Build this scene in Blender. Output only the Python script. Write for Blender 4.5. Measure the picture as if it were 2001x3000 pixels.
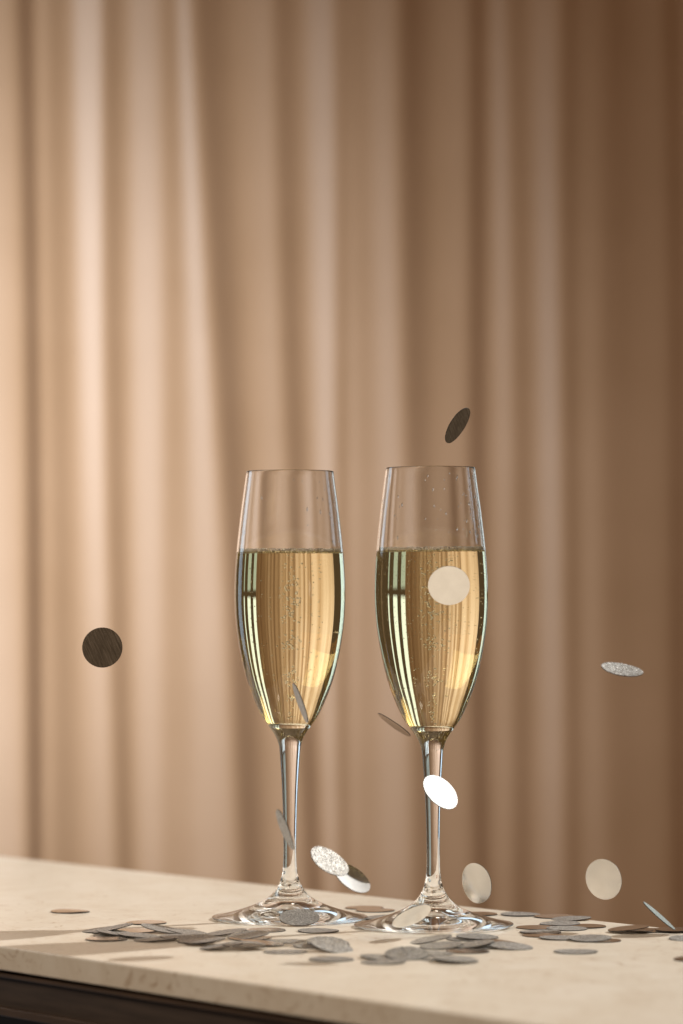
import bpy, bmesh, math, random
from mathutils import Vector, Matrix

for o in list(bpy.data.objects):
    bpy.data.objects.remove(o)
S = bpy.context.scene
COL = S.collection
random.seed(7)

# one scene unit is 10 cm: everything is modelled in metres and enlarged by U
U = 10.0
S.unit_settings.system = 'METRIC'
S.unit_settings.scale_length = 1 / U

# ---------------------------------------------------------------- camera
cd = bpy.data.cameras.new('camera')
cam = bpy.data.objects.new('camera', cd)
COL.objects.link(cam)
cam.location = Vector((0, 0, 0.165)) * U
cam.rotation_euler = (math.radians(90 + 1.432), 0, 0)
cd.sensor_fit = 'VERTICAL'
cd.sensor_height = 36.0
cd.sensor_width = 24.0
cd.lens = 124.8
cd.clip_start = 0.05
cd.clip_end = 200
cd.dof.use_dof = True
cd.dof.focus_distance = 1.80 * U
cd.dof.aperture_fstop = 7.0 / U
cd.dof.aperture_blades = 0
S.camera = cam

# ---------------------------------------------------------------- world: dim warm room
W = bpy.data.worlds.new('World')
S.world = W
W.use_nodes = True
bg = W.node_tree.nodes['Background']
bg.inputs[0].default_value = (0.075, 0.050, 0.030, 1)
bg.inputs[1].default_value = 1.0

# ---------------------------------------------------------------- lamps
SUN = Vector((0.678, 0.441, 0.588)).normalized()
FOC = Vector((0.0, 1.75, 0.05))
ld = bpy.data.lights.new('sunlight_lamp', 'SPOT')
ld.energy = 1800 * U * U
ld.spot_size = math.radians(16)
ld.spot_blend = 0.1
ld.shadow_soft_size = 0.045 * U
ld.color = (1.0, 0.99, 0.95)
lamp = bpy.data.objects.new('sunlight_lamp', ld)
COL.objects.link(lamp)
lamp.location = (FOC + SUN * 6.0) * U
lamp.rotation_euler = SUN.to_track_quat('Z', 'Y').to_euler()
ld.cycles.is_caustics_light = True

def area(name, loc, face, w, h, radiance, color):
    d = bpy.data.lights.new(name, 'AREA')
    d.shape = 'RECTANGLE'
    d.size = w * U
    d.size_y = h * U
    d.energy = radiance * math.pi * w * h * U * U
    d.color = color
    o = bpy.data.objects.new(name, d)
    COL.objects.link(o)
    o.location = Vector(loc) * U
    o.rotation_euler = (-Vector(face)).to_track_quat('Z', 'Y').to_euler()
    return o

# daylight from the window in the side wall, and the panes beyond the curtain's end
area('side_window_light', (-0.84, 2.47, 0.40), (1, 0.0, 0), 0.34, 2.2, 1.8, (0.60, 0.82, 1.0))
for x0, x1 in ((0.372, 0.462), (0.535, 0.625), (0.745, 0.785)):
    xm, w = (x0 + x1) / 2, x1 - x0
    area('pane_light', (xm, 3.12, -0.06), (-0.1, -1, 0), w, 0.44, 0.5, (0.78, 1.0, 0.95))
    area('pane_light', (xm, 3.12, 0.76), (-0.1, -1, 0), w, 1.16, 1.25, (0.84, 0.98, 1.0))
# added soft fill giving the curtain its falloff; not a known lamp
sd = bpy.data.lights.new('added_curtain_fill', 'SPOT')
sd.energy = 365 * U * U
sd.spot_size = math.radians(28)
sd.spot_blend = 1.0
sd.shadow_soft_size = 0.22 * U
sd.color = (0.76, 0.88, 1.0)
so = bpy.data.objects.new('added_curtain_fill', sd)
COL.objects.link(so)
so.location = Vector((-1.7, 1.3, 0.7)) * U
so.rotation_euler = (Vector((-1.7, 1.3, 0.7)) - Vector((-0.45, 3.0, 0.28))).to_track_quat('Z', 'Y').to_euler()
# added unseen warm fill for the curtain and the counter front
area('added_warm_fill', (-0.9, 0.1, 1.5), Vector((0.1, 2.6, 0.1)) - Vector((-0.9, 0.1, 1.5)), 1.1, 1.1, 1.05, (1.0, 0.46, 0.15))
tl = area('added_table_fill', (-0.9, 0.7, 1.5), (0.9, 1.0, -1.5), 1.0, 1.0, 1.02, (1.0, 0.90, 0.76))  # added unseen fill lifting the counter top and front, kept off the curtain
tl.data.spread = math.radians(64)

# ---------------------------------------------------------------- film
S.render.engine = 'CYCLES'
V = S.view_settings
V.view_transform = 'Standard'
V.look = 'None'
V.exposure = 0.0
V.gamma = 1.0
V.use_curve_mapping = False
cy = S.cycles
cy.use_denoising = True
cy.denoiser = 'OPENIMAGEDENOISE'
cy.use_adaptive_sampling = False
cy.max_bounces = 24
cy.transmission_bounces = 20
cy.glossy_bounces = 10
cy.diffuse_bounces = 5
cy.transparent_max_bounces = 16
cy.caustics_refractive = True
cy.caustics_reflective = True
cy.blur_glossy = 0.3
cy.sample_clamp_indirect = 6.0
cy.sample_clamp_direct = 2.5

# ---------------------------------------------------------------- node helpers
def mat(name):
    m = bpy.data.materials.new(name)
    m.use_nodes = True
    nt = m.node_tree
    p = nt.nodes['Principled BSDF']
    return m, nt, p

def N(nt, kind, **kw):
    n = nt.nodes.new(kind)
    for k, v in kw.items():
        setattr(n, k, v)
    return n

def ramp(nt, fac, stops):
    r = N(nt, 'ShaderNodeValToRGB')
    e = r.color_ramp.elements
    e[0].position, e[0].color = stops[0][0], (*stops[0][1], 1)
    e[1].position, e[1].color = stops[-1][0], (*stops[-1][1], 1)
    for pos, c in stops[1:-1]:
        x = e.new(pos)
        x.color = (*c, 1)
    nt.links.new(fac, r.inputs[0])
    return r.outputs[0]

# stone of the counter top
def m_stone():
    m, nt, p = mat('beige_stone')
    L = nt.links
    tc = N(nt, 'ShaderNodeTexCoord')
    mp = N(nt, 'ShaderNodeMapping')
    mp.inputs['Rotation'].default_value = (0, 0, 0.5)
    L.new(tc.outputs['Object'], mp.inputs[0])
    n1 = N(nt, 'ShaderNodeTexNoise')
    n1.inputs['Scale'].default_value = 22
    n1.inputs['Detail'].default_value = 6
    n1.inputs['Roughness'].default_value = 0.62
    n1.inputs['Distortion'].default_value = 1.2
    L.new(mp.outputs[0], n1.inputs['Vector'])
    n2 = N(nt, 'ShaderNodeTexNoise')
    n2.inputs['Scale'].default_value = 70
    n2.inputs['Detail'].default_value = 8
    n2.inputs['Roughness'].default_value = 0.7
    n2.inputs['Distortion'].default_value = 2.5
    L.new(mp.outputs[0], n2.inputs['Vector'])
    c1 = ramp(nt, n1.outputs[0], [(0.30, (0.66, 0.57, 0.46)), (0.55, (0.73, 0.655, 0.55)), (0.75, (0.76, 0.69, 0.60))])
    vein = ramp(nt, n2.outputs[0], [(0.32, (0.55, 0.42, 0.30)), (0.44, (1, 1, 1)), (1.0, (1, 1, 1))])
    mx = N(nt, 'ShaderNodeMix', data_type='RGBA', blend_type='MULTIPLY')
    mx.inputs[0].default_value = 0.85
    L.new(c1, mx.inputs[6])
    L.new(vein, mx.inputs[7])
    L.new(mx.outputs[2], p.inputs['Base Color'])
    rr = N(nt, 'ShaderNodeMapRange')
    rr.inputs['To Min'].default_value = 0.24
    rr.inputs['To Max'].default_value = 0.40
    L.new(n2.outputs[0], rr.inputs[0])
    L.new(rr.outputs[0], p.inputs['Roughness'])
    p.inputs['Specular IOR Level'].default_value = 0.45
    b = N(nt, 'ShaderNodeBump')
    b.inputs['Strength'].default_value = 0.06
    b.inputs['Distance'].default_value = 0.0005
    L.new(n2.outputs[0], b.inputs['Height'])
    L.new(b.outputs[0], p.inputs['Normal'])
    return m

def m_dark(name, col, rough, metal=0.0):
    m, nt, p = mat(name)
    L = nt.links
    tc = N(nt, 'ShaderNodeTexCoord')
    mp = N(nt, 'ShaderNodeMapping')
    mp.inputs['Scale'].default_value = (6, 60, 60)
    L.new(tc.outputs['Object'], mp.inputs[0])
    n = N(nt, 'ShaderNodeTexNoise')
    n.inputs['Scale'].default_value = 4
    n.inputs['Detail'].default_value = 6
    L.new(mp.outputs[0], n.inputs['Vector'])
    c = ramp(nt, n.outputs[0], [(0.3, tuple(x * 0.75 for x in col)), (0.7, tuple(x * 1.25 for x in col))])
    L.new(c, p.inputs['Base Color'])
    p.inputs['Roughness'].default_value = rough
    p.inputs['Specular IOR Level'].default_value = 0.2
    p.inputs['Metallic'].default_value = metal
    return m

def m_fabric():
    m, nt, p = mat('tan_curtain_fabric')
    L = nt.links
    tc = N(nt, 'ShaderNodeTexCoord')
    n = N(nt, 'ShaderNodeTexNoise')
    n.inputs['Scale'].default_value = 9
    n.inputs['Detail'].default_value = 3
    L.new(tc.outputs['Object'], n.inputs['Vector'])
    c = ramp(nt, n.outputs[0], [(0.3, (0.57, 0.318, 0.162)), (0.7, (0.62, 0.353, 0.188))])
    L.new(c, p.inputs['Base Color'])
    p.inputs['Roughness'].default_value = 0.5
    p.inputs['Specular IOR Level'].default_value = 0.6
    p.inputs['Sheen Weight'].default_value = 0.28
    p.inputs['Sheen Roughness'].default_value = 0.55
    w1 = N(nt, 'ShaderNodeTexNoise')
    w1.inputs['Scale'].default_value = 900
    L.new(tc.outputs['Object'], w1.inputs['Vector'])
    b = N(nt, 'ShaderNodeBump')
    b.inputs['Strength'].default_value = 0.1
    b.inputs['Distance'].default_value = 0.0005
    L.new(w1.outputs[0], b.inputs['Height'])
    L.new(b.outputs[0], p.inputs['Normal'])
    return m

def refr(name, ior, color=(1, 1, 1), rough=0.0):
    m = bpy.data.materials.new(name)
    m.use_nodes = True
    nt = m.node_tree
    nt.nodes.clear()
    g = N(nt, 'ShaderNodeBsdfGlass')
    g.inputs['Color'].default_value = (*color, 1)
    g.inputs['IOR'].default_value = ior
    g.inputs['Roughness'].default_value = rough
    o = N(nt, 'ShaderNodeOutputMaterial')
    nt.links.new(g.outputs[0], o.inputs[0])
    return m

def m_glitter():
    m, nt, p = mat('silver_glitter_foil')
    L = nt.links
    tc = N(nt, 'ShaderNodeTexCoord')
    oi = N(nt, 'ShaderNodeObjectInfo')
    ad = N(nt, 'ShaderNodeVectorMath', operation='ADD')
    cx = N(nt, 'ShaderNodeCombineXYZ')
    L.new(oi.outputs['Random'], cx.inputs[0])
    L.new(tc.outputs['Object'], ad.inputs[0])
    L.new(cx.outputs[0], ad.inputs[1])
    vo = N(nt, 'ShaderNodeTexVoronoi')
    vo.inputs['Scale'].default_value = 2400
    L.new(ad.outputs[0], vo.inputs['Vector'])
    sub = N(nt, 'ShaderNodeVectorMath', operation='SUBTRACT')
    sub.inputs[1].default_value = (0.5, 0.5, 0.5)
    L.new(vo.outputs['Color'], sub.inputs[0])
    sc = N(nt, 'ShaderNodeVectorMath', operation='SCALE')
    sc.inputs['Scale'].default_value = 0.75
    L.new(sub.outputs[0], sc.inputs[0])
    ge = N(nt, 'ShaderNodeNewGeometry')
    a2 = N(nt, 'ShaderNodeVectorMath', operation='ADD')
    L.new(ge.outputs['Normal'], a2.inputs[0])
    L.new(sc.outputs[0], a2.inputs[1])
    nm = N(nt, 'ShaderNodeVectorMath', operation='NORMALIZE')
    L.new(a2.outputs[0], nm.inputs[0])
    L.new(nm.outputs[0], p.inputs['Normal'])
    sx = N(nt, 'ShaderNodeSeparateColor')
    L.new(vo.outputs['Color'], sx.inputs[0])
    c = ramp(nt, sx.outputs[2], [(0.0, (0.15, 0.135, 0.12)), (0.55, (0.52, 0.495, 0.46)), (0.92, (0.74, 0.71, 0.67)), (0.97, (0.9, 0.88, 0.85))])
    L.new(c, p.inputs['Base Color'])
    p.inputs['Metallic'].default_value = 0.85
    p.inputs['Roughness'].default_value = 0.45
    return m

def m_brushed():
    m, nt, p = mat('brushed_silver_foil')
    L = nt.links
    tc = N(nt, 'ShaderNodeTexCoord')
    mp = N(nt, 'ShaderNodeMapping')
    mp.inputs['Scale'].default_value = (1000, 80, 200)
    mp.inputs['Rotation'].default_value = (0, 0, 0.35)
    L.new(tc.outputs['Object'], mp.inputs[0])
    n = N(nt, 'ShaderNodeTexNoise')
    n.inputs['Scale'].default_value = 1
    n.inputs['Detail'].default_value = 4
    n.inputs['Roughness'].default_value = 0.7
    L.new(mp.outputs[0], n.inputs['Vector'])
    c = ramp(nt, n.outputs[0], [(0.36, (0.54, 0.515, 0.48)), (0.55, (0.82, 0.795, 0.75)), (0.70, (0.97, 0.95, 0.92))])
    L.new(c, p.inputs['Base Color'])
    p.inputs['Metallic'].default_value = 1.0
    rr = N(nt, 'ShaderNodeMapRange')
    rr.inputs['To Min'].default_value = 0.09
    rr.inputs['To Max'].default_value = 0.28
    L.new(n.outputs[0], rr.inputs[0])
    L.new(rr.outputs[0], p.inputs['Roughness'])
    b = N(nt, 'ShaderNodeBump')
    b.inputs['Strength'].default_value = 0.25
    b.inputs['Distance'].default_value = 0.0001
    L.new(n.outputs[0], b.inputs['Height'])
    L.new(b.outputs[0], p.inputs['Normal'])
    return m

def m_polished():
    m, nt, p = mat('polished_silver_foil')
    L = nt.links
    tc = N(nt, 'ShaderNodeTexCoord')
    n = N(nt, 'ShaderNodeTexNoise')
    n.inputs['Scale'].default_value = 160
    n.inputs['Detail'].default_value = 4
    L.new(tc.outputs['Object'], n.inputs['Vector'])
    c = ramp(nt, n.outputs[0], [(0.3, (0.86, 0.84, 0.81)), (0.7, (0.95, 0.935, 0.91))])
    L.new(c, p.inputs['Base Color'])
    p.inputs['Metallic'].default_value = 1.0
    p.inputs['Roughness'].default_value = 0.2
    b = N(nt, 'ShaderNodeBump')
    b.inputs['Strength'].default_value = 0.15
    b.inputs['Distance'].default_value = 0.0002
    L.new(n.outputs[0], b.inputs['Height'])
    L.new(b.outputs[0], p.inputs['Normal'])
    return m

def m_bubble():
    m = bpy.data.materials.new('champagne_bubble')
    m.use_nodes = True
    nt = m.node_tree
    nt.nodes.clear()
    d = N(nt, 'ShaderNodeBsdfDiffuse')
    d.inputs[0].default_value = (1.0, 0.97, 0.90, 1)
    t = N(nt, 'ShaderNodeBsdfTranslucent')
    t.inputs[0].default_value = (1.0, 0.97, 0.90, 1)
    x = N(nt, 'ShaderNodeMixShader')
    x.inputs[0].default_value = 0.68
    o = N(nt, 'ShaderNodeOutputMaterial')
    nt.links.new(d.outputs[0], x.inputs[1])
    nt.links.new(t.outputs[0], x.inputs[2])
    gl = N(nt, 'ShaderNodeBsdfGlass')
    gl.inputs['IOR'].default_value = 1.12
    y = N(nt, 'ShaderNodeMixShader')
    y.inputs[0].default_value = 0.15
    nt.links.new(x.outputs[0], y.inputs[1])
    nt.links.new(gl.outputs[0], y.inputs[2])
    nt.links.new(y.outputs[0], o.inputs[0])
    return m

STONE = m_stone()
PANEL = m_dark('dark_brown_panel', (0.062, 0.044, 0.033), 0.6)
TRIM = m_dark('bronze_trim_metal', (0.085, 0.052, 0.032), 0.5, 0.2)
FABRIC = m_fabric()
GLASS = refr('clear_glass', 1.50)
WINE_WALL = refr('champagne_against_glass', 1.34 / 1.50, (0.985, 0.94, 0.765))
WINE_TOP = refr('champagne_surface', 1.34, (0.985, 0.95, 0.86))
DROP = refr('water_drop', 1.33)
GLITTER = m_glitter()
BRUSHED = m_brushed()
POLISHED = m_polished()
EDGE = m_dark('foil_edge_painted_shade', (0.030, 0.026, 0.022), 0.5)  # rim painted dark for the shade under the discs
FOAM = m_bubble()
BUBBLE = refr('gas_bubble', 1.0 / 1.34)

# ---------------------------------------------------------------- mesh helpers
def mesh_obj(name, verts, faces, mats, parent=None, smooth=True, midx=None):
    me = bpy.data.meshes.new(name)
    me.from_pydata(verts, [], faces)
    for mm in mats:
        me.materials.append(mm)
    if smooth:
        me.polygons.foreach_set('use_smooth', [True] * len(me.polygons))
    if midx:
        me.polygons.foreach_set('material_index', midx)
    me.update()
    o = bpy.data.objects.new(name, me)
    COL.objects.link(o)
    o.parent = parent
    return o

def tag(o, label=None, cat=None, group=None, kind=None):
    if label: o['label'] = label
    if cat: o['category'] = cat
    if group: o['group'] = group
    if kind: o['kind'] = kind
    return o

def empty(name, loc):
    o = bpy.data.objects.new(name, None)
    o.empty_display_size = 0.02
    COL.objects.link(o)
    o.location = loc
    return o

def lathe(profile, seg=128, cap_start=False, cap_end=False):
    """profile: list of (r, z); faces turn so that walking the profile with the outside on the left gives outward normals"""
    vs, fs, ring = [], [], []
    for r, z in profile:
        if r < 1e-7:
            ring.append([len(vs)])
            vs.append((0, 0, z))
        else:
            ring.append(list(range(len(vs), len(vs) + seg)))
            for k in range(seg):
                a = 2 * math.pi * k / seg
                vs.append((r * math.cos(a), r * math.sin(a), z))
    for A, B in zip(ring[:-1], ring[1:]):
        for k in range(seg):
            k2 = (k + 1) % seg
            if len(A) == 1 and len(B) == 1:
                continue
            if len(A) == 1:
                fs.append((A[0], B[k2], B[k]))
            elif len(B) == 1:
                fs.append((A[k], A[k2], B[0]))
            else:
                fs.append((A[k], A[k2], B[k2], B[k]))
    return vs, fs

def spline(pts, n):
    """centripetal-free Catmull-Rom through pts, n samples per span"""
    out = []
    P = [pts[0]] + list(pts) + [pts[-1]]
    for i in range(1, len(P) - 2):
        p0, p1, p2, p3 = (Vector((*P[i + k], 0)) for k in (-1, 0, 1, 2))
        for s in range(n):
            t = s / n
            q = 0.5 * ((2 * p1) + (p2 - p0) * t + (2 * p0 - 5 * p1 + 4 * p2 - p3) * t * t + (3 * p1 - p0 - 3 * p2 + p3) * t ** 3)
            out.append((max(q.x, 0.0), q.y))
    out.append(tuple(pts[-1]))
    return out

# ---------------------------------------------------------------- curtain
def build_curtain():
    # (x of the fold's crest at the top edge of view, at the table's height, fold depth)
    folds = [(-0.66, -0.65, .012), (-0.52, -0.52, .014), (-0.40, -0.39, .014),
             (-0.273, -0.257, .032), (-0.247, -0.247, .010), (-0.204, -0.189, .028), (-0.152, -0.150, .008), (-0.124, -0.086, .026),
             (-0.055, -0.030, .026), (-0.004, 0.003, .022), (0.004, 0.012, .008), (0.051, 0.058, .022), (0.108, 0.113, .024), (0.141, 0.147, .018),
             (0.190, 0.186, .022), (0.222, 0.225, .008), (0.271, 0.282, .020), (0.315, 0.32, .02)]
    FD = 0.29
    nx, nz = 1100, 44
    x0, x1 = -0.74, 0.36
    z0, z1 = -0.90, 1.55
    ztop, zbot = 0.68, -0.08
    vs = []
    dx = (x1 - x0) / nx
    for j in range(nz + 1):
        z = z0 + (z1 - z0) * j / nz
        t = (z - ztop) / (zbot - ztop)
        t = max(-0.6, min(1.6, t))
        e = [a + (b - a) * t + 0.003 * math.sin(z * 5.1 + i * 1.9) for i, (a, b, d) in enumerate(folds)]
        raw = []
        i = 0
        for k in range(nx + 1):
            x = x0 + dx * k
            while i < len(e) and x > e[i]:
                i += 1
            if i == 0:
                lo, hi, dl, dr = x0 - 0.05, e[0], 0.01, folds[0][2]
            elif i == len(e):
                lo, hi, dl, dr = e[-1], x1 + 0.03, folds[-1][2], 0.015
            else:
                lo, hi, dl, dr = e[i - 1], e[i], folds[i - 1][2], folds[i][2]
            s = (x - lo) / max(hi - lo, 1e-4)
            fd = FD * (1 - 0.25 * max(0, min(1, (x + 0.25) / 0.5)))
            if s < 0.42:
                y = dl * (1 - s / 0.42) ** 1.7
            else:
                y = dr * ((s - 0.42) / 0.58) ** 1.35
            raw.append(-fd * y * (1 + 0.15 * math.sin(z * 3.0 + i)))
        # soften the crests
        w = 15
        ker = [math.exp(-(q / 7.0) ** 2) for q in range(-w, w + 1)]
        sm = sum(ker)
        for k in range(nx + 1):
            y = sum(ker[q + w] * raw[min(nx, max(0, k + q))] for q in range(-w, w + 1)) / sm
            y += 0.004 * math.sin(k * dx * 37 + z * 2.2)
            vs.append((x0 + dx * k, y, z))
    fs = []
    for j in range(nz):
        for k in range(nx):
            a = j * (nx + 1) + k
            fs.append((a, a + 1, a + nx + 2, a + nx + 1))
    o = mesh_obj('curtain', vs, fs, [FABRIC])
    o.location = (0, 3.0, 0)
    so = o.modifiers.new('cloth', 'SOLIDIFY')
    so.thickness = 0.0008
    tag(o, 'tall tan curtain hanging in long vertical folds behind the counter', 'curtain')
    return o
build_curtain()

# ---------------------------------------------------------------- counter
TD = Vector((0.605, -0.796, 0)).normalized()      # along the counter
ND = Vector((0.796, 0.605, 0)).normalized()       # across, towards the curtain
def block(name, mtl, parent, s0, s1, n0, n1, z0, z1, bev=0.0, seg=3):
    """box in the counter's own frame: s along, n across (from the front edge), z up"""
    bm = bmesh.new()
    co = [(s, n, z) for s in (s0, s1) for n in (n0, n1) for z in (z0, z1)]
    v = [bm.verts.new(c) for c in co]
    for f in ((0, 1, 3, 2), (4, 6, 7, 5), (0, 4, 5, 1), (2, 3, 7, 6), (0, 2, 6, 4), (1, 5, 7, 3)):
        bm.faces.new([v[i] for i in f])
    bmesh.ops.recalc_face_normals(bm, faces=bm.faces)
    if bev:
        bmesh.ops.bevel(bm, geom=list(bm.edges), offset=bev, segments=seg, affect='EDGES', profile=0.5)
    me = bpy.data.meshes.new(name)
    bm.to_mesh(me)
    bm.free()
    me.materials.append(mtl)
    o = bpy.data.objects.new(name, me)
    COL.objects.link(o)
    o.parent = parent
    return o
counter = empty('counter', (0, 0, 0))
org = Vector((-0.05, 1.552, 0))
counter.matrix_world = Matrix.Translation(org) @ Matrix(((TD.x, ND.x, 0), (TD.y, ND.y, 0), (0, 0, 1))).to_4x4()
tag(counter, 'narrow beige stone counter with a dark brown front and metal rails', 'counter')
top = block('stone_top', STONE, counter, -1.05, 1.10, 0, 0.317, -0.0115, 0.0, 0.0009)
top.cycles.is_caustics_receiver = True
block('shadow_gap', PANEL, counter, -1.04, 1.09, 0.006, 0.31, -0.0128, -0.0117)
block('upper_rail', TRIM, counter, -1.045, 1.095, 0.0015, 0.315, -0.0152, -0.0130, 0.0006)
block('front_panel', PANEL, counter, -1.04, 1.09, 0.0035, 0.312, -0.0292, -0.0154)
block('lower_rail', TRIM, counter, -1.045, 1.095, 0.0010, 0.315, -0.0335, -0.0294, 0.0008)
block('base_cabinet', PANEL, counter, -1.03, 1.08, 0.012, 0.305, -0.90, -0.0337)

# ---------------------------------------------------------------- flutes
K = 1 / 5655.0
OUT_PX = [(1381, 128.5), (1440, 136.5), (1500, 144.5), (1560, 151.5), (1608, 156.5), (1680, 161.5), (1750, 163), (1820, 159.5), (1890, 150), (1954, 137),
          (2008, 121.5), (2061, 101), (2100, 81.5), (2128, 61.5), (2146, 49), (2160, 41), (2176, 35), (2200, 30.5), (2296, 24), (2391, 20.3), (2470, 19), (2520, 19.6), (2552, 22),
          (2583, 29.5), (2605, 41), (2625, 59), (2641, 84), (2655, 117), (2668, 157), (2678, 195), (2684.5, 219)]
outer = [(r * K, (2693 - y) * K) for y, r in OUT_PX]
ZRIM = outer[0][1]
outer_s = spline(outer[::-1], 6)                 # foot -> rim, rising
foot_edge = [(0.0, 0.0042), (0.004, 0.0039), (0.0085, 0.0021), (0.0125, 0.0007), (0.018, 0.0004), (0.030, 0.0003), (0.0375, 0.0003), (0.0392, 0.0003), (0.0401, 0.0007), (0.0404, 0.0013), (0.0399, 0.0016)]
foot_s = spline(foot_edge, 4)
def outer_r(z):
    for (ra, za), (rb, zb) in zip(outer_s[:-1], outer_s[1:]):
        if za <= z <= zb:
            return ra + (rb - ra) * (z - za) / max(zb - za, 1e-9)
    return outer_s[-1][0]
ZB = (2693 - 2116) * K                           # inner floor of the bowl
def wall(z):                                     # wall thickness
    t = (z - ZB) / (ZRIM - ZB)
    return 0.00085 + 0.0009 * (1 - t) + 0.0032 * max(0, 1 - t * 9) ** 2
ZL = (2693 - 1622) * K                           # flat level of the wine
MEN = 0.0008
def inner_r(z):
    return outer_r(z) - wall(z)
zs_low = [ZB + 0.0012 + (ZL + MEN - ZB - 0.0012) * i / 70 for i in range(71)]
rb = inner_r(zs_low[0])
floor_pts = [(0.0, ZB)] + [(rb * math.sin(a), ZB + 0.0012 * (1 - math.cos(a))) for a in [math.pi / 2 * i / 8 for i in range(3, 8)]]
inner_low = floor_pts + [(inner_r(z), z) for z in zs_low]      # rising
zs_up = [ZL + MEN + (ZRIM - 0.0006 - ZL - MEN) * i / 30 for i in range(31)]
inner_up = [(inner_r(z), z) for z in zs_up]
rim = [(outer_s[-1][0], ZRIM)]
ro, ri = outer_s[-1][0], inner_up[-1][0]
mid, half = (ro + ri) / 2, (ro - ri) / 2
rim_pts = [(mid + half * math.cos(a), ZRIM + half * 0.9 * math.sin(a)) for a in [math.pi * i / 8 for i in range(1, 8)]]

def build_flute(loc, label, wine_label, scale, wet):
    root = empty('champagne_flute', loc)
    root.scale = (scale,) * 3
    tag(root, label, 'flute', 'champagne flutes standing on the counter')
    # foot, stem and bowl are one piece of glass; the bowl's inside below the wine is the wine's own skin
    i_foot = len(foot_s)
    i_stem = next(i for i, (r, z) in enumerate(outer_s) if z > (2693 - 2590) * K)
    i_bowl = next(i for i, (r, z) in enumerate(outer_s) if z > (2693 - 2176) * K)
    def part(name, prof):
        vs, fs = lathe(prof)
        o = mesh_obj(name, vs, fs, [GLASS], root)
        o.cycles.is_caustics_caster = True
        return o
    part('foot', foot_s + outer_s[:i_stem + 1])
    part('stem', outer_s[i_stem:i_bowl + 1])
    part('bowl', outer_s[i_bowl:] + rim_pts + inner_up[::-1])
    # wine
    wine = empty('champagne', loc)
    wine.scale = (scale,) * 3
    tag(wine, wine_label, 'champagne', 'champagne poured in the flutes')
    vs, fs = lathe(inner_low)
    b = mesh_obj('wine_body', vs, fs, [WINE_WALL], wine)
    b.cycles.is_caustics_caster = True
    rt = inner_low[-1][0]
    surf = []
    for i in range(25):
        r = rt * i / 24 if i < 12 else rt * (0.5 + 0.5 * (1 - (1 - (i - 12) / 12) ** 2.0))
        surf.append((r, ZL + MEN * math.exp(-(rt - r) / 0.0011)))
    vs, fs = lathe(surf[::-1])
    b = mesh_obj('wine_surface', vs, fs, [WINE_TOP], wine)
    b.cycles.is_caustics_caster = True
    return root, wine

def spheres(name, items, mtl, parent, sub=1):
    bm = bmesh.new()
    proto = bmesh.new()
    bmesh.ops.create_icosphere(proto, subdivisions=sub, radius=1)
    pv = [v.co.copy() for v in proto.verts]
    pf = [[v.index for v in f.verts] for f in proto.faces]
    proto.free()
    bm.free()
    vs, fs = [], []
    for (x, y, z, r, sz) in items:
        b0 = len(vs)
        vs += [(x + p.x * r, y + p.y * r, z + p.z * r * sz) for p in pv]
        fs += [tuple(b0 + i for i in f) for f in pf]
    o = mesh_obj(name, vs, fs, [mtl], parent)
    tag(o, kind='stuff')
    return o

fluteA, wineA = build_flute((-0.0268, 1.8445, 0), 'champagne flute with a glittery confetti disc lying on its foot',
                            'golden champagne with a clustered central stream of bubbles, in the glitter-footed flute', 1.0, False)
fluteB, wineB = build_flute((0.0466, 1.8002, 0), 'champagne flute with wet drops inside its rim and a shiny disc at its foot',
                            'golden champagne clouded with tiny wall bubbles, in the flute with wet drops', 1.0, True)

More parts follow.
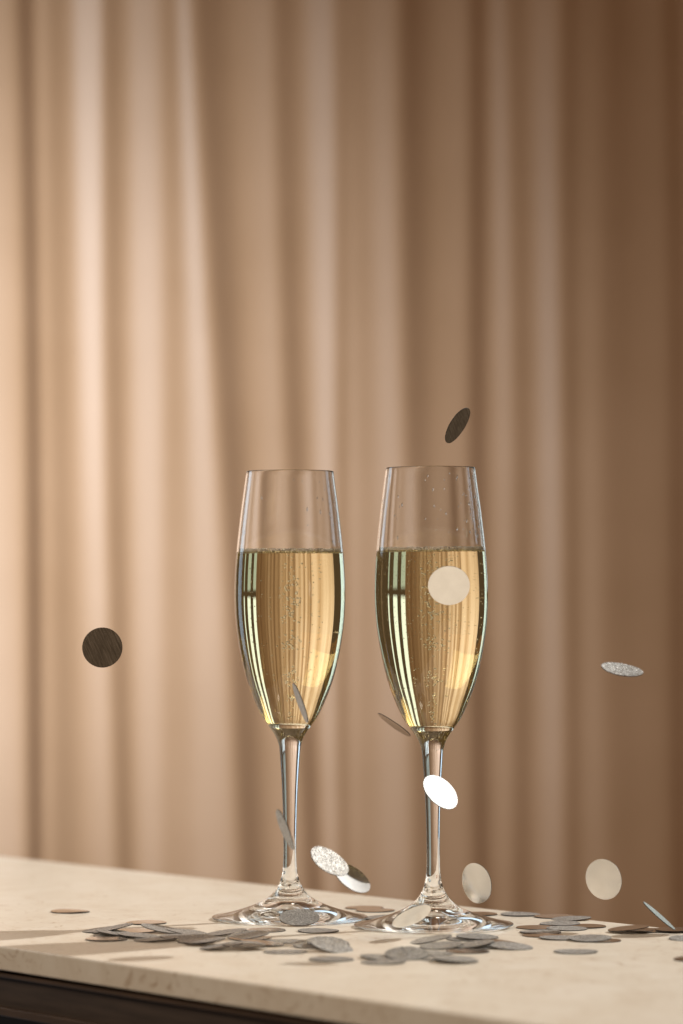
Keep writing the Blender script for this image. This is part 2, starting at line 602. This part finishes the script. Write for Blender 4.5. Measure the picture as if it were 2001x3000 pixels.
def bubbles(wine, seed, wet):
    R = random.Random(seed)
    it = []
    def y2z(y): return (2693 - y) * K
    # rising stream: tight clusters between loose ones
    for (yc, sy, n, sx) in [(1770, 22, 34, 11), (1725, 30, 22, 14), (1700, 25, 12, 10), (1800, 14, 16, 12), (1875, 13, 34, 12), (1960, 10, 8, 8), (1985, 10, 16, 8), (2035, 10, 14, 6),
                            (2080, 22, 12, 5), (1650, 25, 10, 12)]:
        for _ in range(n):
            y = R.gauss(yc, sy)
            if y < 1630 or y > 2105: continue
            it.append((R.gauss(4, sx) * K, R.gauss(0, sx) * K, y2z(y), R.uniform(.00025, .00055), 1))
    # thin vertical threads
    for _ in range(7):
        a, q = R.uniform(0, 6.28), R.uniform(.2, .8)
        for k in range(R.randint(8, 22)):
            y = R.uniform(1640, 1990)
            rr = inner_r(y2z(y)) * q
            it.append((rr * math.cos(a) + R.gauss(0, .0003), rr * math.sin(a), y2z(y), R.uniform(.0002, .00034), 1))
    # clinging to the wall
    for _ in range(90):
        y = 1640 + 440 * R.random() ** 1.1
        a = R.uniform(2.3, 4.4) if R.random() < .7 else R.uniform(0, 6.28)
        rr = inner_r(y2z(y)) - 0.0004
        it.append((rr * math.cos(a), rr * math.sin(a), y2z(y), R.uniform(.0002, .00042), 1))
    if wet:
        for _ in range(1500):
            y = 1632 + 230 * R.random() ** 1.5
            a = R.uniform(2.6, 5.2) if R.random() < .75 else R.uniform(.2, 2.0)
            rr = inner_r(y2z(y)) - 0.00012
            it.append((rr * math.cos(a), rr * math.sin(a), y2z(y), R.uniform(.00008, .00017), 1))
    o = spheres('bubbles', it, BUBBLE, wine, 2)
    # foam ring on the surface
    it = []
    rt = inner_low[-1][0]
    for _ in range(2600):
        a = R.uniform(0, 6.283)
        z = ZL + .0004 + .0020 * R.random() ** 1.4
        rad = R.uniform(.0002, .00042)
        rr = inner_r(z) - rad - .0001 - .0006 * R.random() ** 2
        it.append((rr * math.cos(a), rr * math.sin(a), z, rad, .9))
    for _ in range(500):
        a = R.uniform(0, 6.283)
        rr = rt * math.sqrt(R.random()) * .95
        it.append((rr * math.cos(a), rr * math.sin(a), ZL - .0001, R.uniform(.00012, .0003), .8))
    o = spheres('foam', it, FOAM, wine)
    o.cycles.is_caustics_receiver = True
for o in (fluteB, wineB):                       # stands a hair out of true
    o.rotation_euler = (0, math.radians(-0.38), 0)
    o.location.z = 0.00022
bubbles(wineA, 3, False)
bubbles(wineB, 8, True)

def droplets(flute, seed, n):
    R = random.Random(seed)
    it = []
    for _ in range(n):
        z = R.uniform(ZL + 0.006, ZRIM - 0.003)
        a = R.choice((R.gauss(-0.75, .35), R.gauss(.5, .4), R.uniform(0, 6.28)))
        rr = inner_r(z) - 0.00005
        it.append((rr * math.cos(a), rr * math.sin(a), z, R.uniform(.00018, .00045), R.uniform(1, 3.2)))
    o = spheres('droplets', it, DROP, flute, 2)
droplets(fluteA, 5, 26)
droplets(fluteB, 6, 70)

# ---------------------------------------------------------------- confetti
RC = 0.0103
TH = 0.00038
def disc_mesh(name, bend, twist, mats):
    seg, rings = 40, 4
    vs, fs, mi = [], [], []
    def zz(x, y):
        return bend * (x * x) / RC + twist * x * y / RC
    for side in (1, -1):
        b0 = len(vs)
        vs.append((0, 0, side * TH / 2))
        for q in range(1, rings + 1):
            r = RC * q / rings
            for k in range(seg):
                a = 2 * math.pi * k / seg
                x, y = r * math.cos(a), r * math.sin(a)
                vs.append((x, y, zz(x, y) + side * TH / 2))
        for k in range(seg):
            k2 = (k + 1) % seg
            f = (b0, b0 + 1 + k, b0 + 1 + k2)
            fs.append(f if side > 0 else f[::-1])
            mi.append(0 if side > 0 else 1)
            for q in range(rings - 1):
                a0, a1 = b0 + 1 + q * seg, b0 + 1 + (q + 1) * seg
                f = (a0 + k, a1 + k, a1 + k2, a0 + k2)
                fs.append(f if side > 0 else f[::-1])
                mi.append(0 if side > 0 else 1)
    b0 = len(vs)
    for side in (1, -1):
        for k in range(seg):
            a = 2 * math.pi * k / seg
            x, y = RC * math.cos(a), RC * math.sin(a)
            vs.append((x, y, zz(x, y) + side * TH / 2))
    for k in range(seg):
        k2 = (k + 1) % seg
        fs.append((b0 + k, b0 + seg + k, b0 + seg + k2, b0 + k2))
        mi.append(2)
    me = bpy.data.meshes.new(name)
    me.from_pydata(vs, [], fs)
    for m in mats:
        me.materials.append(m)
    me.polygons.foreach_set('use_smooth', [True] * len(fs))
    me.polygons.foreach_set('material_index', mi)
    me.update()
    return me
MESH = {}
for fc, mats in (('g', (GLITTER, BRUSHED, EDGE)), ('b', (BRUSHED, GLITTER, EDGE)), ('p', (POLISHED, GLITTER, EDGE))):
    MESH[fc] = [disc_mesh('confetti_disc', b, t, mats) for b, t in ((0.0, 0.0), (0.022, 0.006), (-0.022, 0.01), (0.035, -0.012))]

def confetti(loc, n, face, spin, variant, label, group):
    o = bpy.data.objects.new('confetti_disc', MESH[face][variant])
    COL.objects.link(o)
    q = Vector(n).to_track_quat('Z', 'Y')
    o.matrix_world = Matrix.Translation(loc) @ q.to_matrix().to_4x4() @ Matrix.Rotation(spin, 4, 'Z')
    tag(o, label, 'confetti', group)
    return o

T=[
(-0.1438,1.8867,0.0003,0.004,-0.001,1.000,'b','far'),
(-0.0998,1.8212,0.0003,-0.010,-0.005,1.000,'b','far2'),
(-0.1144,1.7333,0.0003,0.010,-0.000,1.000,'b','A'),
(-0.1118,1.7514,0.0003,0.004,-0.001,1.000,'g','A'),
(-0.1107,1.7554,0.0014,0.140,-0.022,0.990,'g','A'),
(-0.1024,1.7779,0.0003,-0.001,-0.011,1.000,'b','A'),
(-0.0994,1.7440,0.0012,0.077,-0.004,0.997,'g','A'),
(-0.1191,1.7754,0.0013,-0.121,-0.016,0.992,'g','A'),
(-0.1137,1.7675,0.0023,-0.222,-0.007,0.975,'g','A'),
(-0.0896,1.7712,0.0018,0.184,-0.047,0.982,'g','A'),
(-0.0760,1.7559,0.0014,0.134,-0.025,0.991,'g','A'),
(-0.0906,1.7288,0.0007,-0.055,-0.022,0.998,'g','A'),
(-0.0783,1.7353,0.0016,-0.009,-0.013,1.000,'g','A'),
(-0.0695,1.7205,0.0014,-0.026,-0.131,0.991,'g','A'),
(-0.0659,1.7079,0.0023,-0.083,-0.015,0.996,'g','A'),
(-0.0572,1.7583,0.0013,-0.128,-0.022,0.991,'g','A'),
(-0.0445,1.7361,0.0004,-0.017,-0.007,1.000,'b','A'),
(-0.0455,1.7414,0.0014,-0.105,-0.090,0.990,'g','A'),
(-0.0379,1.7067,0.0011,0.099,-0.007,0.995,'b','A'),
(-0.0571,1.6883,0.0013,-0.126,-0.001,0.992,'g','A'),
(-0.0460,1.6866,0.0022,0.022,-0.048,0.999,'g','A'),
(-0.0273,1.7232,0.0003,0.004,-0.004,1.000,'g','A'),
(-0.0382,1.7802,0.0003,0.005,-0.004,1.000,'b','A2'),
(-0.0262,1.6717,0.0003,0.001,-0.001,1.000,'g','F1'),
(-0.0115,1.7752,0.0004,0.005,-0.021,1.000,'g','F0'),
(-0.0131,1.6972,0.0013,-0.024,-0.128,0.991,'g','B'),
(-0.0063,1.6946,0.0022,0.083,-0.148,0.985,'g','B'),
(-0.0046,1.6769,0.0024,0.205,-0.168,0.964,'g','B'),
(-0.0046,1.6359,0.0004,0.008,-0.010,1.000,'g','F2'),
(0.0188,1.6431,0.0007,0.054,-0.022,0.998,'g','D'),
(0.0191,1.6232,0.0005,-0.031,-0.005,0.999,'g','D'),
(0.0302,1.6432,0.0020,-0.006,-0.209,0.978,'g','D'),
(0.0455,1.6389,0.0007,-0.052,-0.002,0.999,'g','D'),
(0.0521,1.6253,0.0016,0.058,-0.029,0.998,'g','D'),
(0.0431,1.7168,0.0017,-0.178,-0.029,0.984,'g','E'),
(0.0613,1.7348,0.0004,-0.013,-0.001,1.000,'g','E'),
(0.0662,1.7358,0.0013,0.033,-0.034,0.999,'g','E'),
(0.0476,1.6921,0.0011,-0.076,-0.070,0.995,'g','E'),
(0.0672,1.6945,0.0003,0.005,-0.002,1.000,'g','E'),
(0.0627,1.6955,0.0015,-0.146,-0.034,0.989,'g','E'),
(0.0762,1.7079,0.0009,0.084,-0.001,0.996,'b','E'),
(0.0806,1.6902,0.0012,0.073,-0.079,0.994,'g','E'),
(0.0424,1.6654,0.0003,0.006,-0.007,1.000,'g','E'),
(0.0593,1.6732,0.0003,0.004,-0.001,1.000,'b','E'),
(0.0940,1.8684,0.0004,0.009,-0.010,1.000,'g','Rb'),
(0.1108,1.8562,0.0004,-0.013,-0.008,1.000,'b','Rb'),
(0.1190,1.8421,0.0007,-0.052,-0.022,0.998,'g','Rb'),
(0.0717,1.8710,0.0003,-0.008,-0.001,1.000,'b','Rb'),
(0.0984,1.7949,0.0003,-0.001,-0.008,1.000,'b','R'),
(0.1236,1.8010,0.0003,-0.003,-0.000,1.000,'b','R'),
(0.1113,1.8142,0.0005,-0.017,-0.018,1.000,'g','R'),
(0.1132,1.7878,0.0005,0.011,-0.023,1.000,'g','R'),
(0.0988,1.7693,0.0003,-0.002,-0.006,1.000,'g','R'),
(0.0993,1.7532,0.0003,0.003,-0.004,1.000,'b','R'),
(0.1069,1.7383,0.0004,0.009,-0.009,1.000,'g','R'),
(0.1253,1.7271,0.0003,-0.001,-0.001,1.000,'b','R'),
(0.1207,1.7280,0.0012,-0.021,-0.070,0.997,'g','R'),
(0.1559,1.7782,0.0003,0.002,-0.008,1.000,'b','R2'),
(0.1449,1.7721,0.0012,-0.001,-0.006,1.000,'b','R2'),
(0.1428,1.7716,0.0021,-0.107,-0.012,0.994,'b','R2'),
(0.1668,1.7758,0.0012,-0.010,-0.001,1.000,'b','R2'),
(0.1699,1.7347,0.0007,-0.018,-0.051,0.999,'g','R3'),
(0.1630,1.6359,0.0004,-0.013,-0.001,1.000,'b','R4'),
(0.1100,1.6712,0.0003,-0.004,-0.008,1.000,'g','F3'),
(0.0122,1.9102,0.0003,-0.010,-0.001,1.000,'b','G'),
(0.0181,1.8936,0.0003,-0.001,-0.009,1.000,'b','G'),
(0.0197,1.8466,0.0007,-0.054,-0.005,0.999,'g','G2'),
]
FL={
'dark_left':((-0.1222,1.8150,0.1411),(0.033,-0.994,0.107)),
'dark_top':((0.0588,1.8000,0.2540),(0.780,-0.359,-0.513)),
'white':((0.0528,1.7450,0.1725),(-0.028,-0.927,-0.374)),
'glit_right':((0.1359,1.7200,0.1316),(0.147,-0.271,0.951)),
'grey_inglass':((-0.0201,1.7400,0.1150),(-0.930,-0.152,-0.334)),
'ghost':((0.0276,1.8600,0.1002),(-0.572,-0.151,-0.807)),
'stem':((-0.0268,1.6850,0.0565),(-0.910,-0.213,-0.355)),
'dbl_a':((-0.0058,1.7100,0.0397),(0.481,-0.425,0.767)),
'dbl_b':((0.0049,1.7250,0.0307),(0.516,-0.424,0.744)),
'glint':((0.0489,1.7600,0.0702),(0.551,-0.564,0.615)),
'foot_r':((0.0342,1.7350,0.0113),(0.386,-0.448,-0.806)),
'disc_r1':((0.0681,1.7900,0.0230),(-0.724,-0.679,-0.120)),
'disc_r2':((0.1312,1.7800,0.0257),(-0.549,-0.828,-0.112)),
'edge':((0.1571,1.7600,0.0092),(0.649,-0.078,0.757)),
'foot_l':((-0.0214,1.8100,0.0040),(0.004,-0.322,0.947)),
}
# clusters: where they lie, and the flute that counts the discs out
PLACE = {
 'far': 'lying alone on the bare stone behind the long heap',
 'far2': 'lying just behind the long heap, apart from it',
 'A': 'in the long heap beside the glitter-footed flute',
 'A2': 'lying against the front of the glitter-footed flute',
 'F0': 'lying between the long heap and both flutes',
 'F1': 'lying flat between the long heap and the small propped heap',
 'B': 'in the small propped heap in front of the flutes',
 'F2': 'lying alone in front of the small propped heap of three',
 'D': 'in the dark low heap near the counter front',
 'E': 'in the heap before the wet flute',
 'Rb': 'by the counter back edge past the wet flute',
 'R': 'in the scattered group beside the wet flute',
 'R2': 'in the dark group under the edge-standing disc',
 'R3': 'tilted alone in front of the disc standing on edge',
 'R4': 'lying flat and alone farthest from both flutes',
 'F3': 'lying alone in front of the scattered group',
 'G': 'lying behind and between the two flute feet',
 'G2': 'tucked between the rims of the two flute feet',
}
KIND = {'g': 'glittery confetti disc', 'b': 'smooth brushed confetti disc'}
ORD = ['nearest', 'second', 'third', 'fourth', 'fifth', 'sixth', 'seventh', 'eighth', 'ninth', 'tenth', 'eleventh', 'twelfth',
       'thirteenth', 'fourteenth', 'fifteenth', 'sixteenth', 'seventeenth', 'eighteenth', 'nineteenth', 'twentieth']
BASE = {'A': (-0.0268, 1.8445), 'B': (-0.0268, 1.8445), 'G': (-0.0268, 1.8445)}
rank = {}
for i, d in enumerate(T):
    bx, by = BASE.get(d[7], (0.0466, 1.8002))
    rank.setdefault((d[7], d[6]), []).append((math.hypot(d[0] - bx, d[1] - by), i))
place_no = {}
for key, lst in rank.items():
    for k, (_, i) in enumerate(sorted(lst)):
        place_no[i] = (k, len(lst))
R = random.Random(21)
for i, (x, y, z, nx, ny, nz, fc, cl) in enumerate(T):
    k, n = place_no[i]
    lab = KIND[fc] + ' ' + PLACE[cl]
    if n > 1:
        lab = ORD[k] + ' ' + lab + ' from that flute' if cl in 'AER' else ORD[k] + ' ' + lab
        if k == 0: lab = lab.replace(' from that flute', '')
    confetti((x, y, z), (nx, ny, nz), fc, R.uniform(0, 6.28), R.choice((0, 1, 1, 2, 2, 3)), lab, 'confetti discs ' + PLACE[cl])

AIR = {
 'dark_left': ('b', 'dark brushed confetti disc falling face on, far from the flutes'),
 'dark_top': ('b', 'dark tilted confetti disc falling above the wet flute'),
 'white': ('p', 'pale round confetti disc falling in front of the wet flute'),
 'glit_right': ('g', 'glittery confetti disc falling almost flat beside the wet flute'),
 'grey_inglass': ('g', 'thin grey confetti disc falling in front of the glitter-footed flute bowl'),
 'ghost': ('b', 'faint narrow confetti disc falling behind the wet flute bowl'),
 'stem': ('g', 'narrow grey confetti disc falling against the stem of the glitter-footed flute'),
 'dbl_a': ('g', 'sparkling confetti disc falling between the stems, upper of a touching pair'),
 'dbl_b': ('p', 'mirror bright confetti disc falling between the stems, lower of a touching pair'),
 'glint': ('p', 'blazing white confetti disc falling at the wet flute stem'),
 'foot_r': ('p', 'pale shiny confetti disc leaning at the foot of the wet flute'),
 'disc_r1': ('p', 'pale upright confetti disc falling close beside the wet flute foot'),
 'disc_r2': ('p', 'cream upright confetti disc falling near the counter back edge'),
 'edge': ('b', 'confetti disc standing on its thin edge at the counter back'),
 'foot_l': ('g', 'glittery confetti disc lying on the foot of a flute'),
}
for i, (k, (p, n)) in enumerate(FL.items()):
    fc, lab = AIR[k]
    confetti(p, n, fc, 0.4 + i * 0.7, 3 if k == 'dbl_b' else 1 if k == 'glint' else 0 if k in ('edge', 'white', 'foot_l') else i % 4, lab, 'confetti discs falling through the air')

# enlarge every built thing to scene units
bpy.context.view_layer.update()
for o in list(S.objects):
    if o.parent is None and o.type in {'MESH', 'EMPTY'}:
        o.matrix_world = Matrix.Scale(U, 4) @ o.matrix_world
